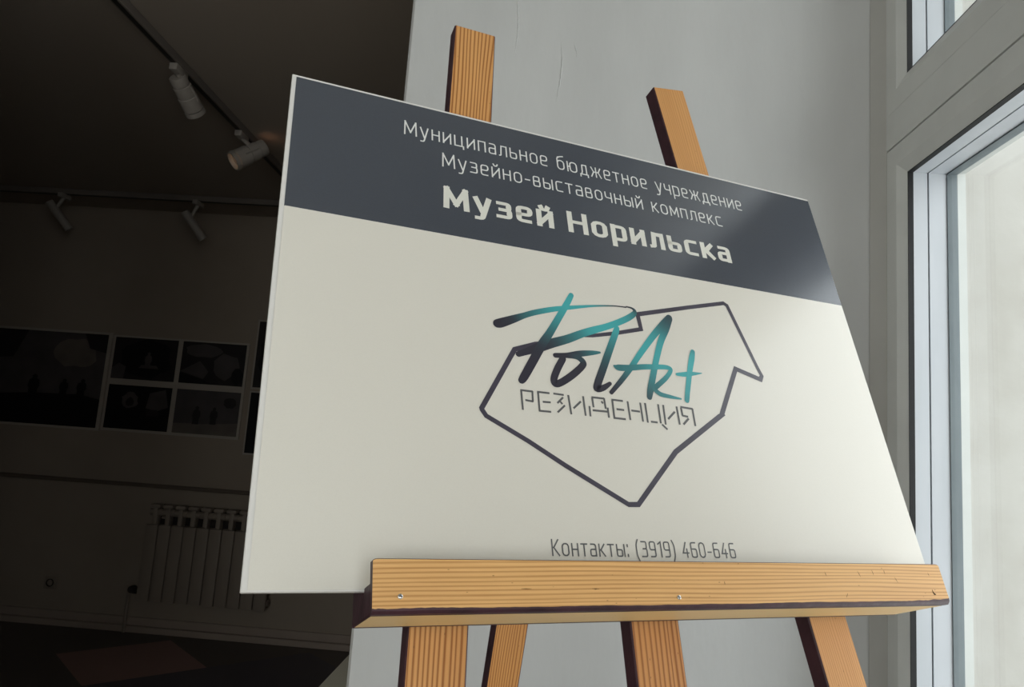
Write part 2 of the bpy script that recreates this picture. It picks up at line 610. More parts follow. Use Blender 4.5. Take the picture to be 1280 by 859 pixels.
# partition on the other side of the opening, and the corner strip next to the window
bm = bmesh.new()
box(bm, -4.3, -1.50, 1.53, 1.65, 0, CEIL)
struct(obj('wall_partition', bm, room_white))
bm = bmesh.new()
box(bm, -.0365, 0, -.003, .003, 0.0, CEIL, bev=0.002)
bm.transform(Matrix.Translation((EX - .001, EY, 0)) @ Matrix.Rotation(-SPL, 4, 'Z'))
struct(obj('trim_1', bm, trim_grey))


def window(n, rect):
    y0, y1, z0, z1 = rect
    zs = 1.3 + 0.629                           # seam between the sash and the transom
    zt = zs + 0.072
    b_ = bmesh.new()
    X = WIN_X
    prof = [(0.0, X), (0.002, X - .004), (0.040, X - .004), (0.063, X + .0062), (0.063, X + .03), (0.0, X + .03)]
    low = (y0, y1, z0, zs - .001)
    up = (y0, y1, zt + .0005, z1)
    ring(b_, low, prof)
    fr = obj('window_%d' % n, b_, pvc)
    struct(fr)
    b_ = bmesh.new()
    ring(b_, up, [(0.0, X - .004)] + prof[2:])
    obj('upper_frame', b_, pvc, fr)
    b_ = bmesh.new()
    box(b_, X - .004, X + .03, y0, y1, zs + .001, zt)
    obj('transom', b_, pvc, fr)
    for r_ in (low, up):
        b_ = bmesh.new()
        ring(b_, r_, [(0.061, X + .0062), (0.0645, X + .006), (0.0645, X + .016), (0.061, X + .016)])
        obj('gasket', b_, rubber, fr)
        b_ = bmesh.new()
        ring(b_, r_, [(0.05, X + .016), (0.0645, X + .016), (0.0645, X + .0415), (0.05, X + .0415)])
        ring(b_, r_, [(0.05, X + .0445), (0.0645, X + .0445), (0.0645, X + .0765), (0.05, X + .0765)])
        obj('inner_frame', b_, pvc_in, fr)
        b_ = bmesh.new()
        ring(b_, r_, [(0.05, X + .0405), (0.0605, X + .0405), (0.0605, X + .046), (0.05, X + .046)])
        obj('frame_groove', b_, groove, fr)
        b_ = bmesh.new()
        ring(b_, r_, [(0.05, X + .0765), (0.067, X + .0765), (0.0655, X + .096), (0.05, X + .096)])
        obj('glazing_bead', b_, bead_grey, fr)
        b_ = bmesh.new()
        ry0, ry1, rz0, rz1 = r_
        box(b_, X + .0805, X + .0845, ry0 + .06, ry1 - .06, rz0 + .06, rz1 - .06)
        obj('pane', b_, glass, fr)
        b_ = bmesh.new()
        ring(b_, r_, [(0.05, X + .096), (0.063, X + .096), (0.060, X + .114), (0.05, X + .114)])
        obj('outer_frame', b_, outer_pvc, fr)
    # the outer end of the transom block, between the two glazed openings
    b_ = bmesh.new()
    box(b_, X + .03, X + .11, y0 + .055, y1 - .055, zs - .055, zt + .058)
    obj('mullion_block', b_, pvc_in, fr)
    b_ = bmesh.new()
    box(b_, X - .22, X + .012, y0 - .02, y1 + (.02 if n > 1 else -.015), z0 - .03, z0 - .001, bev=.006)
    obj('window_sill', b_, pvc, fr, smooth=True)
    return fr


for i, r_ in enumerate(WIN):
    window(i + 1, r_)
wf = window(3, FILL_WIN)  # unseen, put in to brighten the board and pier from the front
wf.matrix_world = Matrix.Translation((0, -2.342, 0)) @ Matrix.Rotation(-PI / 2, 4, 'Z')

# the dark gallery room behind: rail, baseboard
bm = bmesh.new()
box(bm, -4.3, 0.66, 4.57, 4.601, 0.876, 0.900, bev=.004)
struct(obj('trim_2', bm, trim_paint))
bm = bmesh.new()
box(bm, -4.3, 0.66, 4.585, 4.601, 0.0, 0.085, bev=.003)
box(bm, -4.3, 0.66, 4.555, 4.586, 0.0, 0.038, bev=.004)
struct(obj('baseboard_back', bm, base_paint))

# ---------------------------------------------------------------- easel, sign board
P0 = Vector((-0.2117, 0.5332, -0.1183 + EYE))
A = Vector((0.9095, 0.4157, 0.0)).normalized()
B = Vector((-0.1491, 0.3259, 0.9336))
B = (B - A * B.dot(A)).normalized()
N = A.cross(B)                                # out of the board, towards the viewer


def bpt(u, v, o):
    return P0 + A * u + B * v + N * o


def frame_at(o, x, y, z):
    M = Matrix((x, y, z)).transposed().to_4x4()
    M.translation = o
    return M


BM_ = frame_at(P0, A, B, N)                   # board space: x along the width, y up the face, z outwards
BW, BH = 0.700, 0.525

easel = thing('easel', 'pine display easel with maroon painted edges, holding up the sign board', 'easel',
              Matrix.Translation((bpt(.37, 0, -.3).x, bpt(.37, 0, -.3).y, 0)))
EI = easel.matrix_world.inverted()


def epart(name, bm, mats, M, parent=None, smooth=False):
    o = obj(name, bm, mats, None, smooth)
    par = parent or easel
    o.parent = par
    o.matrix_parent_inverse = Matrix()
    pm = par.matrix_world if par is easel else par['_m']
    o.matrix_basis = (EI @ M) if par is easel else M
    return o


def bar(name, bot, top, width, thick, front, label=None, chop=0.0):
    """a square-sawn bar whose front face runs from bot to top; local z is its length, y points away"""
    z = (top - bot).normalized()
    x = (A - z * A.dot(z)).normalized()
    y = z.cross(x)
    L = (top - bot).length
    b_ = bmesh.new()
    fs = box(b_, -width / 2, width / 2, 0, thick, 0, L)
    for v in b_.verts:                          # sawn end runs a little uneven
        if v.co.z > L / 2 and v.co.x > 0:
            v.co.z += chop
    es = list(b_.edges)
    bmesh.ops.bevel(b_, geom=es, offset=.0014, segments=1, affect='EDGES')
    b_.normal_update()
    for f in b_.faces:
        f.material_index = 0 if (f.normal.y < -.9 or f.normal.z > .9) else 1
    return epart(name, b_, [front, maroon], frame_at(bot, x, y, z))


def slope(v):
    return -.045 + .0717 * v


def on_bars(u0, v0, u1, v1, v):
    u = u0 + (u1 - u0) * (v - v0) / (v1 - v0)
    return bpt(u, v, slope(v))


def floor_v(u0, v0, u1, v1):
    lo, hi = -2.0, 0.0
    for _ in range(50):
        md = (lo + hi) / 2
        if on_bars(u0, v0, u1, v1, md).z < 0.012:
            lo = md
        else:
            hi = md
    return hi


for nm, (u0, v0, u1, v1), vt, wd, th, fr_, ch in (
        ('leg', (.1622, -.031, .2051, .590), .671, .0535, .019, pine_left, .004),
        ('leg', (.5923, -.043, .5078, .577), .668, .0515, .021, pine_right, .002),
        ('centre_post', (.3763, -.037, .3668, .52), .50, .0540, .020, pine_mid, 0.)):
    vb = floor_v(u0, v0, u1, v1) if nm == 'leg' else -.30
    bar(nm, on_bars(u0, v0, u1, v1, vb), on_bars(u0, v0, u1, v1, vt), wd, th, fr_, chop=ch)
# rear strut, hinged behind the top of the centre post
R0 = bpt(.363, .0139, -.3697)
R1 = bpt(.363, -.056, -.4165)
d = (R1 - R0).normalized()
top = R0 - d * ((R0 - bpt(.363, .44, -.065)).length)
k = (0.012 - R0.z) / d.z
bar('rear_leg', R0 + d * k, top, .047, .018, pine_rear)


def cross_bar(v, u0, u1, name):
    b_ = bmesh.new()
    o = bpt(u0, v, slope(v) - .0225)
    z = (bpt(.37, .5, slope(.5)) - bpt(.37, 0, slope(0))).normalized()
    y = z.cross(A)
    box(b_, 0, u1 - u0, 0, .018, -.025, .025, bev=.0014, seg=1)
    b_.normal_update()
    for f in b_.faces:
        f.material_index = 0 if f.normal.y < -.9 else 1
    return epart(name, b_, [pine_under, maroon], frame_at(o, A, y, z))


cross_bar(.43, .165, .555, 'crossbar')
cross_bar(-.27, .115, .655, 'crossbar')

# ledge: shelf board with a front lip screwed on
LU0, LU1 = .0892, .6790
LM = frame_at(bpt(LU0, 0, 0), A, -N, B)       # x along, y away from the viewer, z up the board
LL = LU1 - LU0
b_ = bmesh.new()
box(b_, 0, LL, -.0225, .0425, -.0207, -.0006, bev=.0014, seg=1)
box(b_, 0.0002, LL - .0002, -.0224, -.0008, -.012, .0030, bev=.001, seg=1)
box(b_, 0.0002, LL - .0002, .0058, .0424, -.012, .0062, bev=.001, seg=1)
box(b_, 0.0, LL, .0392, .0426, -.0210, -.0150, mi=1)
b_.normal_update()
for f in b_.faces:
    c = f.calc_center_median()
    f.material_index = 0 if (abs(f.normal.z) > .9 and not (c.y > .0385 and c.z < -.0205 and f.calc_area() < .0035)) else 1
shelf = epart('shelf', b_, [pine_under, maroon], LM)
# lip: rounded top corners, chamfered and painted lower edge with a ragged paint line
b_ = bmesh.new()
random.seed(11)
nx_ = 150
prof = lambda e_: [(-.0225, -.0205), (-.0280, -.0205), (-.0306, -.0184 + e_ * .4), (-.0310, -.0168 + e_), (-.0310, .0184), (-.0303, .0190), (-.0225, .0190)]
rows = []
e_ = 0
for i in range(nx_ + 1):
    x = LL * (.5 - .5 * math.cos(PI * i / nx_))
    e_ = e_ * .86 + random.uniform(-.00022, .00022) + (.0004 if i > .8 * nx_ else 0) * random.random()
    cut = 0.0
    dx = min(x, LL - x)
    if dx < .004:
        cut = .4 * (.004 - math.sqrt(max(0, .004 ** 2 - (.004 - dx) ** 2)))
    rows.append([b_.verts.new((x, yy, zz - (cut if zz > .01 else 0))) for yy, zz in prof(e_)])
for i in range(nx_):
    for j in range(7):
        f = b_.faces.new((rows[i][j], rows[i + 1][j], rows[i + 1][(j + 1) % 7], rows[i][(j + 1) % 7]))
        f.material_index = 0 if j in (3,) else 1
for rw in (rows[0], rows[-1]):
    f = b_.faces.new(rw)
    f.material_index = 1
bmesh.ops.recalc_face_normals(b_, faces=b_.faces)
t_b = bmesh.new()                              # scratches and dents in the face
for u, v, l_, an in ((.565, .0115, .006, 1.2), (.584, .0125, .005, 1.35), (.600, .0125, .004, 1.5), (.612, .006, .006, 1.15), (.523, .0105, .004, 1.3),
                     (.545, -.009, .005, 2.2), (.207, -.0035, .009, .02), (.27, -.0037, .007, .03), (.404, .002, .003, 1.6), (.66, .010, .003, 1.3)):
    ribbon(t_b, [(u, v, .0002), (u + l_ * .5 * math.cos(an), v - l_ * .5 * math.sin(an), .0007), (u + l_ * math.cos(an), v - l_ * math.sin(an), .0002)], .03112, mi=2)
t_b.transform(Matrix(((1, 0, 0, -LU0), (0, 0, -1, 0), (0, 1, 0, 0), (0, 0, 0, 1))))
t_m = bpy.data.meshes.new('scratch_temp')
t_b.to_mesh(t_m)
t_b.free()
b_.from_mesh(t_m)
bpy.data.meshes.remove(t_m)
lip = epart('lip', b_, [pine_ledge, maroon, mat('dark_scratch', lin(110, 74, 40), .7, .2, bump=(300, .2))], LM, smooth='keep')
for u, v in ((.1100, -.0085), (.3534, -.0112)):
    b_ = bmesh.new()
    lathe(b_, [(0, .0010), (.0010, .0010), (.0018, .0005), (.0021, -.0005), (.0021, -.002)], 16)
    box(b_, -.0014, .0014, -.0003, .0003, .0008, .00115, mi=1)
    o = epart('screw', b_, [steel, hole_dark], frame_at(bpt(u, v, .0310), A, B, N), smooth=True)
b_ = bmesh.new()
ribbon(b_, [(-.001, .003, .0006), (-.0008, .0006, .0012), (.0002, -.0012, .0016), (.0022, -.0016, .0008)], 0)
epart('nail_mark', b_, hole_dark, frame_at(bpt(.6598, -.0095, .03115), A, B, N))

# the sign board
sign = thing('sign_board', 'large cream sign board with slate header and arrow logo, standing on the easel ledge', 'sign', BM_)


def spart(name, bm, mats, parent=sign, smooth=False):
    return obj(name, bm, mats, parent, smooth)


b_ = bmesh.new()
box(b_, 0, BW, 0, BH, -.005, 0, bev=.0006, seg=1)
spart('panel', b_, pvc_board)
b_ = bmesh.new()
ML, MT, MB = .0048, .0033, .0016
HV_ = .3515
box(b_, ML, BW - .0008, MB, HV_, .0, .0004)
spart('cream_print', b_, print_cream)
b_ = bmesh.new()
box(b_, ML - .0004, BW - .0008, HV_, BH - MT, .0, .0004)
spart('header_band', b_, print_slate)
ZI = .0006


# ---- lettering: stroke alphabet, cap height 1, x-height .76
XH = .76


def rr(x0, x1, y0, y1, r=.17):
    return [(x0, y0 + r), (x0, y1 - r), (x0 + r * .35, y1 - r * .35), (x0 + r, y1), (x1 - r, y1), (x1 - r * .35, y1 - r * .35), (x1, y1 - r),
            (x1, y0 + r), (x1 - r * .35, y0 + r * .35), (x1 - r, y0), (x0 + r, y0), (x0 + r * .35, y0 + r * .35), 'c']


def cn(pts, r=.13):
    """round the inner corners of a polyline"""
    out = [pts[0]]
    for a_, b__, c_ in zip(pts, pts[1:], pts[2:]):
        a_, b__, c_ = Vector(a_), Vector(b__), Vector(c_)
        q = min(r, (a_ - b__).length * .5, (c_ - b__).length * .5)
        s_ = b__ + (a_ - b__).normalized() * q
        e__ = b__ + (c_ - b__).normalized() * q
        for k_ in range(5):
            t_ = k_ / 4
            w_ = s_ * (1 - t_) ** 2 + b__ * 2 * t_ * (1 - t_) + e__ * t_ ** 2
            out.append((w_.x, w_.y))
    out.append(pts[-1])
    return out


X = XH
soft = [cn([(0, X), (0, 0), (.45, 0), (.45, .43), (0, .43)])]
G = {
    'М': (.78, [[(0, 0), (.03, 1)], [(.03, 1), (.39, .18)], [(.39, .18), (.75, 1)], [(.75, 1), (.78, 0)]]),
    'Н': (.66, [[(0, 0), (0, 1)], [(.66, 0), (.66, 1)], [(0, .52), (.66, .52)]]),
    'К': (.54, [[(0, 0), (0, 1)], [(.5, 1), (.13, .5), (.54, 0)], [(0, .5), (.13, .5)]]),
    'у': (.5, [[(0, X), (.25, .02)], cn([(.5, X), (.22, -.26), (.02, -.26)], .1)]),
    'н': (.48, [[(0, 0), (0, X)], [(.48, 0), (.48, X)], [(0, X * .53), (.48, X * .53)]]),
    'и': (.5, [[(0, X), (0, 0)], [(0, .04), (.5, X - .04)], [(.5, X), (.5, 0)]]),
    'й': (.5, [[(0, X), (0, 0)], [(0, .04), (.5, X - .04)], [(.5, X), (.5, 0)], cn([(.11, 1.03), (.16, .9), (.34, .9), (.39, 1.03)], .08)]),
    'ц': (.6, [[(0, X), (0, 0), (.6, 0), (.6, -.18)], [(.5, X), (.5, 0)]]),
    'п': (.48, [[(0, 0), (0, X), (.48, X), (.48, 0)]]),
    'а': (.45, [cn([(.05, X), (.45, X), (.45, 0)], .16), cn([(.45, .42), (0, .42), (0, 0), (.36, 0), (.45, .07)], .12)]),
    'л': (.52, [cn([(0, 0), (.1, .02), (.15, X)], .08), [(.15, X), (.52, X), (.52, 0)]]),
    'ь': (.45, soft),
    'ы': (.64, soft + [[(.64, 0), (.64, X)]]),
    'о': (.5, [rr(0, .5, 0, X)]),
    'е': (.47, [cn([(0, .37), (.47, .37), (.47, X), (0, X), (0, 0), (.43, 0)], .17)]),
    'б': (.5, [cn([(.47, 1.08), (.2, 1.02), (0, .9), (0, .4)], .14), rr(0, .5, 0, .70)]),
    'ю': (.72, [[(0, 0), (0, X)], [(0, X * .52), (.2, X * .52)], rr(.2, .72, 0, X)]),
    'д': (.6, [[(0, -.17), (0, 0), (.6, 0), (.6, -.17)], cn([(.08, 0), (.15, .2), (.17, X), (.5, X)], .05) + [(.5, 0)]]),
    'ж': (.78, [[(.39, 0), (.39, X)], [(.02, X), (.2, .4), (0, 0)], [(.76, X), (.58, .4), (.78, 0)], [(.2, .4), (.58, .4)]]),
    'т': (.48, [[(0, X), (.48, X)], [(.24, X), (.24, 0)]]),
    'ч': (.46, [cn([(0, X), (0, .32), (.46, .32)], .15), [(.46, X), (.46, 0)]]),
    'р': (.5, [[(0, -.27), (0, X)], cn([(0, X), (.5, X), (.5, 0), (0, 0)], .17)]),
    'в': (.45, [cn([(0, .40), (0, X), (.41, X), (.41, .40), (0, .40)], .11), cn([(0, .40), (.45, .40), (.45, 0), (0, 0), (0, .40)], .11)]),
    'с': (.44, [cn([(.44, X), (0, X), (0, 0), (.44, 0)], .17)]),
    'к': (.46, [[(0, 0), (0, X)], [(.43, X), (.13, .39), (.46, 0)], [(0, .39), (.13, .39)]]),
    'з': (.44, [cn([(.02, X), (.42, X), (.42, .40), (.1, .40)], .12), cn([(.1, .40), (.44, .40), (.44, 0), (0, 0)], .12)]),
    'м': (.62, [[(0, 0), (.02, X)], [(.02, X), (.31, .16)], [(.31, .16), (.6, X)], [(.6, X), (.62, 0)]]),
    '-': (.3, [[(0, .36), (.3, .36)]]),
    ':': (.02, [[(.01, 0), (.01, .11)], [(.01, X - .11), (.01, X)]]),
    '(': (.17, [cn([(.17, 1.12), (0, .8), (0, .05), (.17, -.27)], .3)]),
    ')': (.17, [cn([(0, 1.12), (.17, .8), (.17, .05), (0, -.27)], .3)]),
    '3': (.46, [cn([(.02, 1), (.44, 1), (.44, .52), (.14, .52)], .12), cn([(.14, .52), (.46, .52), (.46, 0), (0, 0)], .13)]),
    '9': (.48, [cn([(.48, .46), (0, .46), (0, 1), (.48, 1), (.48, 0), (.06, 0)], .15)]),
    '1': (.24, [[(0, .86), (.24, 1), (.24, 0)]]),
    '4': (.52, [[(.32, 1), (0, .28), (.52, .28)], [(.38, .55), (.38, 0)]]),
    '6': (.48, [cn([(.42, 1), (0, 1), (0, 0), (.48, 0), (.48, .56), (0, .56)], .15)]),
    '0': (.5, [rr(0, .5, 0, 1, .19)]),
}


def lettering(name, text, u0, u1, v, cap, weight, material, gap, space, thin=0.0):
    """one printed line fitted between u0 and u1 on the baseline v"""
    k_ = 1 - weight
    adv = []
    x = 0.0
    for ch in text:
        if ch == ' ':
            x += space
            continue
        adv.append((ch, x))
        x += G[ch][0] * k_ + weight + gap
    total = x - gap
    sx_ = (u1 - u0) / (total * cap)
    b_ = bmesh.new()
    zi = 0
    for ch, x0 in adv:
        for st in G[ch][1]:
            cl = st[-1] == 'c'
            pts = [p_ for p_ in st if p_ != 'c']
            P_ = []
            for (gx, gy) in pts:
                px_ = (x0 + weight / 2 + gx * k_) * cap * sx_ + u0
                py_ = v + (weight / 2 + gy * k_) * cap if gy >= 0 else v + (weight / 2 + gy) * cap
                P_.append((px_, py_, weight * cap * (0.5 + .5 * sx_)))
            if not cl and len(P_) > 1:            # square stroke ends reach to the outer edge
                def ext(a_, c_):
                    d_ = Vector((a_[0] - c_[0], a_[1] - c_[1])).normalized() * weight * cap * .48
                    return (a_[0] + d_.x, a_[1] + d_.y, a_[2])
                P_[0] = ext(P_[0], P_[1])
                P_[-1] = ext(P_[-1], P_[-2])
            if thin:
                Q = []
                for i_, p_ in enumerate(P_):
                    a_ = P_[i_ - 1] if (i_ or cl) else p_
                    c_ = P_[(i_ + 1) % len(P_)] if (i_ < len(P_) - 1 or cl) else p_
                    d_ = Vector((c_[0] - a_[0], c_[1] - a_[1])).normalized()
                    Q.append((p_[0], p_[1], p_[2] * (1 - thin * d_.x ** 2)))
                P_ = Q
            ribbon(b_, P_, ZI + (zi % 5) * 2e-6, closed=cl)
            zi += 1
    return spart(name, b_, material, smooth='keep')


lettering('header_lettering', 'Муниципальное бюджетное учреждение', .1202, .5735, .4755, .0204, .085, ink_white, .19, .50)
lettering('header_lettering', 'Музейно-выставочный комплекс', .1625, .5335, .4413, .0198, .085, ink_white, .19, .50)
lettering('title_lettering', 'Музей Норильска', .1622, .5345, .3857, .0295, .200, ink_cream, .11, .36, thin=.34)
lettering('contact_lettering', 'Контакты: (3919) 460-646', .2517, .4480, .0286, .0148, .095, ink_grey, .17, .44)
BRUSH = [[(0.215, 0.2538, 0.0077, 0.0), (0.2193, 0.2554, 0.0081, 0.0), (0.2326, 0.2617, 0.0068, 0.05), (0.2452, 0.2678, 0.0051, 0.3), (0.258, 0.2733, 0.005, 0.5), (0.2803, 0.2807, 0.0047, 0.95), (0.3031, 0.2864, 0.0035, 0.95), (0.3225, 0.2909, 0.0023, 0.9), (0.3383, 0.2938, 0.0016, 0.5), (0.3543, 0.2961, 0.0012, 0.05), (0.3682, 0.2967, 0.0014, 0.0)], [(0.369, 0.2975, 0.0014, 0.0), (0.3759, 0.2966, 0.002, 0.05), (0.3789, 0.2931, 0.0037, 0.2), (0.3755, 0.2881, 0.0053, 0.5), (0.3632, 0.2799, 0.0058, 0.85), (0.3421, 0.2693, 0.0058, 1.0), (0.322, 0.2612, 0.0065, 0.95), (0.3085, 0.2553, 0.0068, 0.6), (0.2911, 0.2468, 0.0074, 0.3), (0.2724, 0.2393, 0.0081, 0.05), (0.2578, 0.2327, 0.0081, 0.0), (0.2452, 0.2269, 0.0059, 0.0), (0.235, 0.2224, 0.0048, 0.0)], [(0.302, 0.3011, 0.0047, 0.9), (0.2938, 0.2867, 0.0057, 1.0), (0.2827, 0.2688, 0.006, 0.7), (0.2719, 0.2515, 0.0066, 0.3), (0.2616, 0.2365, 0.0075, 0.05), (0.2493, 0.2155, 0.0073, 0.0), (0.2395, 0.199, 0.0068, 0.0), (0.2361, 0.1942, 0.0057, 0.0)], [(0.2754, 0.2261, 0.0043, 0.0), (0.2889, 0.2278, 0.0047, 0.0), (0.3037, 0.2315, 0.0055, 0.1), (0.3187, 0.2345, 0.0041, 0.35), (0.3273, 0.2359, 0.0019, 0.4)], [(0.2834, 0.2232, 0.0057, 0.0), (0.2755, 0.2099, 0.006, 0.0), (0.2708, 0.1982, 0.0059, 0.0), (0.2747, 0.1947, 0.0059, 0.0), (0.2897, 0.2042, 0.006, 0.0), (0.3037, 0.2167, 0.0058, 0.0), (0.3062, 0.2224, 0.0054, 0.05), (0.2996, 0.2273, 0.0047, 0.1), (0.2889, 0.2274, 0.0043, 0.0)], [(0.3527, 0.2684, 0.0047, 0.95), (0.3501, 0.2624, 0.0058, 0.85), (0.3398, 0.2412, 0.0064, 0.4), (0.3296, 0.2198, 0.0066, 0.1), (0.3193, 0.1982, 0.0065, 0.0), (0.319, 0.1938, 0.0057, 0.0), (0.3262, 0.196, 0.005, 0.0), (0.3343, 0.2014, 0.0033, 0.0)], [(0.4232, 0.2917, 0.0063, 0.1), (0.4115, 0.2799, 0.0066, 0.3), (0.3963, 0.2639, 0.006, 0.8), (0.3762, 0.2401, 0.0052, 0.95), (0.3615, 0.2216, 0.0049, 0.5), (0.3476, 0.2056, 0.0044, 0.1), (0.3343, 0.1915, 0.0036, 0.0)], [(0.4234, 0.2907, 0.0059, 0.1), (0.416, 0.2766, 0.0066, 0.3), (0.406, 0.2594, 0.0061, 0.8), (0.3963, 0.237, 0.0057, 0.9), (0.3887, 0.2174, 0.0058, 0.6), (0.3823, 0.2003, 0.006, 0.3), (0.3792, 0.1907, 0.0048, 0.15)], [(0.3423, 0.2223, 0.0019, 0.4), (0.3472, 0.2209, 0.0056, 0.4), (0.3616, 0.2224, 0.0053, 0.45), (0.3775, 0.2253, 0.005, 0.6), (0.3935, 0.2272, 0.0047, 0.85), (0.4056, 0.2283, 0.0043, 0.9), (0.4118, 0.2271, 0.0039, 0.85), (0.4105, 0.2227, 0.0039, 0.8), (0.4029, 0.2144, 0.0043, 0.6), (0.3913, 0.2049, 0.0046, 0.4), (0.3876, 0.2009, 0.0045, 0.4), (0.3934, 0.1957, 0.0042, 0.5), (0.4048, 0.1939, 0.0034, 0.6), (0.4183, 0.1927, 0.0015, 0.7)], [(0.4461, 0.2519, 0.0045, 0.7), (0.443, 0.2437, 0.0057, 0.95), (0.4366, 0.2266, 0.0052, 0.98), (0.4296, 0.2052, 0.0049, 0.85), (0.4255, 0.1916, 0.0046, 0.7)], [(0.4193, 0.2214, 0.0028, 0.9), (0.4286, 0.2223, 0.0044, 1.0), (0.4382, 0.2241, 0.004, 0.9), (0.4521, 0.2263, 0.0008, 0.8)]]
OUTLINE = [(0.2671, 0.239, 0.0036), (0.2546, 0.2364, 0.0039), (0.2313, 0.2272, 0.0043), (0.1936, 0.1616, 0.0041), (0.1938, 0.1601, 0.0039), (0.1976, 0.1542, 0.0039), (0.2377, 0.1328, 0.0039), (0.2736, 0.1114, 0.004), (0.3359, 0.077, 0.004), (0.3466, 0.0774, 0.0041), (0.3996, 0.133, 0.0045), (0.4678, 0.1793, 0.0046), (0.4676, 0.1795, 0.0047), (0.5007, 0.2375, 0.0046), (0.5328, 0.2277, 0.0047), (0.536, 0.2328, 0.0039), (0.5323, 0.2436, 0.0037), (0.5097, 0.3215, 0.0041), (0.5053, 0.3239, 0.0041), (0.4513, 0.3095, 0.0041), (0.3818, 0.2899, 0.0045), (0.3832, 0.2715, 0.004), (0.3507, 0.262, 0.0037), (0.3212, 0.2549, 0.0034), (0.3102, 0.254, 0.0038), (0.2837, 0.2448, 0.0036)]
SEGMENTS = [[(0.2348, 0.1842, 0.0015), (0.235, 0.1635, 0.0015)], [(0.2341, 0.1838, 0.0015), (0.2469, 0.1836, 0.0015)], [(0.2465, 0.184, 0.0015), (0.2461, 0.173, 0.0015)], [(0.2383, 0.1739, 0.0015), (0.2466, 0.1731, 0.0015)], [(0.2524, 0.1837, 0.0015), (0.2523, 0.1635, 0.0015)], [(0.2515, 0.1838, 0.0015), (0.2647, 0.1836, 0.0015)], [(0.2565, 0.1738, 0.0015), (0.265, 0.174, 0.0015)], [(0.2517, 0.1642, 0.0015), (0.2645, 0.1641, 0.0015)], [(0.2687, 0.1837, 0.0015), (0.28, 0.1833, 0.0015)], [(0.279, 0.1807, 0.0015), (0.2721, 0.1739, 0.0015)], [(0.2754, 0.1758, 0.0015), (0.2775, 0.1734, 0.0015)], [(0.28, 0.1723, 0.0015), (0.2714, 0.1642, 0.0015)], [(0.2849, 0.1838, 0.0016), (0.286, 0.1634, 0.0015)], [(0.2891, 0.17, 0.0015), (0.2981, 0.1782, 0.0016)], [(0.3013, 0.1841, 0.0016), (0.3016, 0.1633, 0.0015)], [(0.3114, 0.1836, 0.0016), (0.3116, 0.1732, 0.0016)], [(0.3107, 0.184, 0.0016), (0.3252, 0.1839, 0.0016)], [(0.3249, 0.1844, 0.0016), (0.3252, 0.1728, 0.0016)], [(0.3213, 0.1806, 0.0016), (0.323, 0.1784, 0.0016)], [(0.3101, 0.17, 0.0016), (0.3267, 0.1699, 0.0016)], [(0.3071, 0.1742, 0.0016), (0.3069, 0.1631, 0.0015)], [(0.3276, 0.1744, 0.0016), (0.3276, 0.1635, 0.0016)], [(0.3342, 0.1835, 0.0016), (0.3337, 0.1633, 0.0016)], [(0.3333, 0.1836, 0.0016), (0.3465, 0.1833, 0.0016)], [(0.3376, 0.1737, 0.0016), (0.3464, 0.1734, 0.0016)], [(0.3327, 0.1639, 0.0016), (0.3468, 0.1636, 0.0016)], [(0.3519, 0.1836, 0.0016), (0.352, 0.1632, 0.0016)], [(0.3547, 0.1738, 0.0016), (0.3648, 0.1734, 0.0016)], [(0.3668, 0.1835, 0.0016), (0.3667, 0.1627, 0.0016)], [(0.3726, 0.1837, 0.0017), (0.3722, 0.1621, 0.0016)], [(0.3883, 0.1838, 0.0017), (0.3877, 0.1626, 0.0016)], [(0.376, 0.1635, 0.0016), (0.384, 0.1633, 0.0016)], [(0.3944, 0.1836, 0.0017), (0.3934, 0.1617, 0.0016)], [(0.3975, 0.1681, 0.0017), (0.4075, 0.1772, 0.0017)], [(0.4109, 0.1834, 0.0017), (0.4108, 0.1631, 0.0017)], [(0.4156, 0.1833, 0.0017), (0.4309, 0.1824, 0.0017)], [(0.4162, 0.1826, 0.0017), (0.4164, 0.1732, 0.0017)], [(0.4159, 0.1737, 0.0017), (0.4231, 0.1729, 0.0017)], [(0.4305, 0.1827, 0.0017), (0.43, 0.1631, 0.0017)], [(0.4234, 0.171, 0.0017), (0.4154, 0.1637, 0.0017)], [(0.3889, 0.1616, 0.0016), (0.3946, 0.1565, 0.0016)]]
b_ = bmesh.new()
lay = b_.loops.layers.float_color.new('ink')
INK, TEAL = lin(48, 46, 58), lin(66, 168, 172)
for i, st in enumerate(BRUSH):
    q = smooth_pts(st, 6)
    cols = []
    for p_ in q:
        t_ = min(max(p_[3], 0), 1)
        cols.append(tuple(INK[c_] * (1 - t_) + TEAL[c_] * t_ for c_ in range(3)) + (1,))
    ribbon(b_, [(p_[0], p_[1], max(p_[2] * 1.27, .0005)) for p_ in q], ZI + .00004 + i * 1.5e-5, cols=cols, layer=lay, roundcap=True)
spart('brush_lettering', b_, ink_brush, smooth='keep')
b_ = bmesh.new()
ribbon(b_, [(p_[0], p_[1], p_[2] * 1.22) for p_ in OUTLINE], ZI)
spart('arrow_outline', b_, ink_outline, smooth='keep')
b_ = bmesh.new()
for i, st in enumerate(SEGMENTS):
    ribbon(b_, [(p_[0], p_[1], p_[2] * 1.35) for p_ in st], ZI + (i % 4) * 3e-6)
spart('segment_lettering', b_, ink_grey, smooth='keep')

# ---------------------------------------------------------------- gallery room: pictures
WB = 4.6
mount_white = mat('print_mount_white', lin(172, 162, 152), .7, .3, bump=(90, .1))


def ink(name, r, g, b):
    return mat(name, lin(r, g, b), .55, .3, noise=(8, lin(r * .85, g * .85, b * .85), .35, .7))


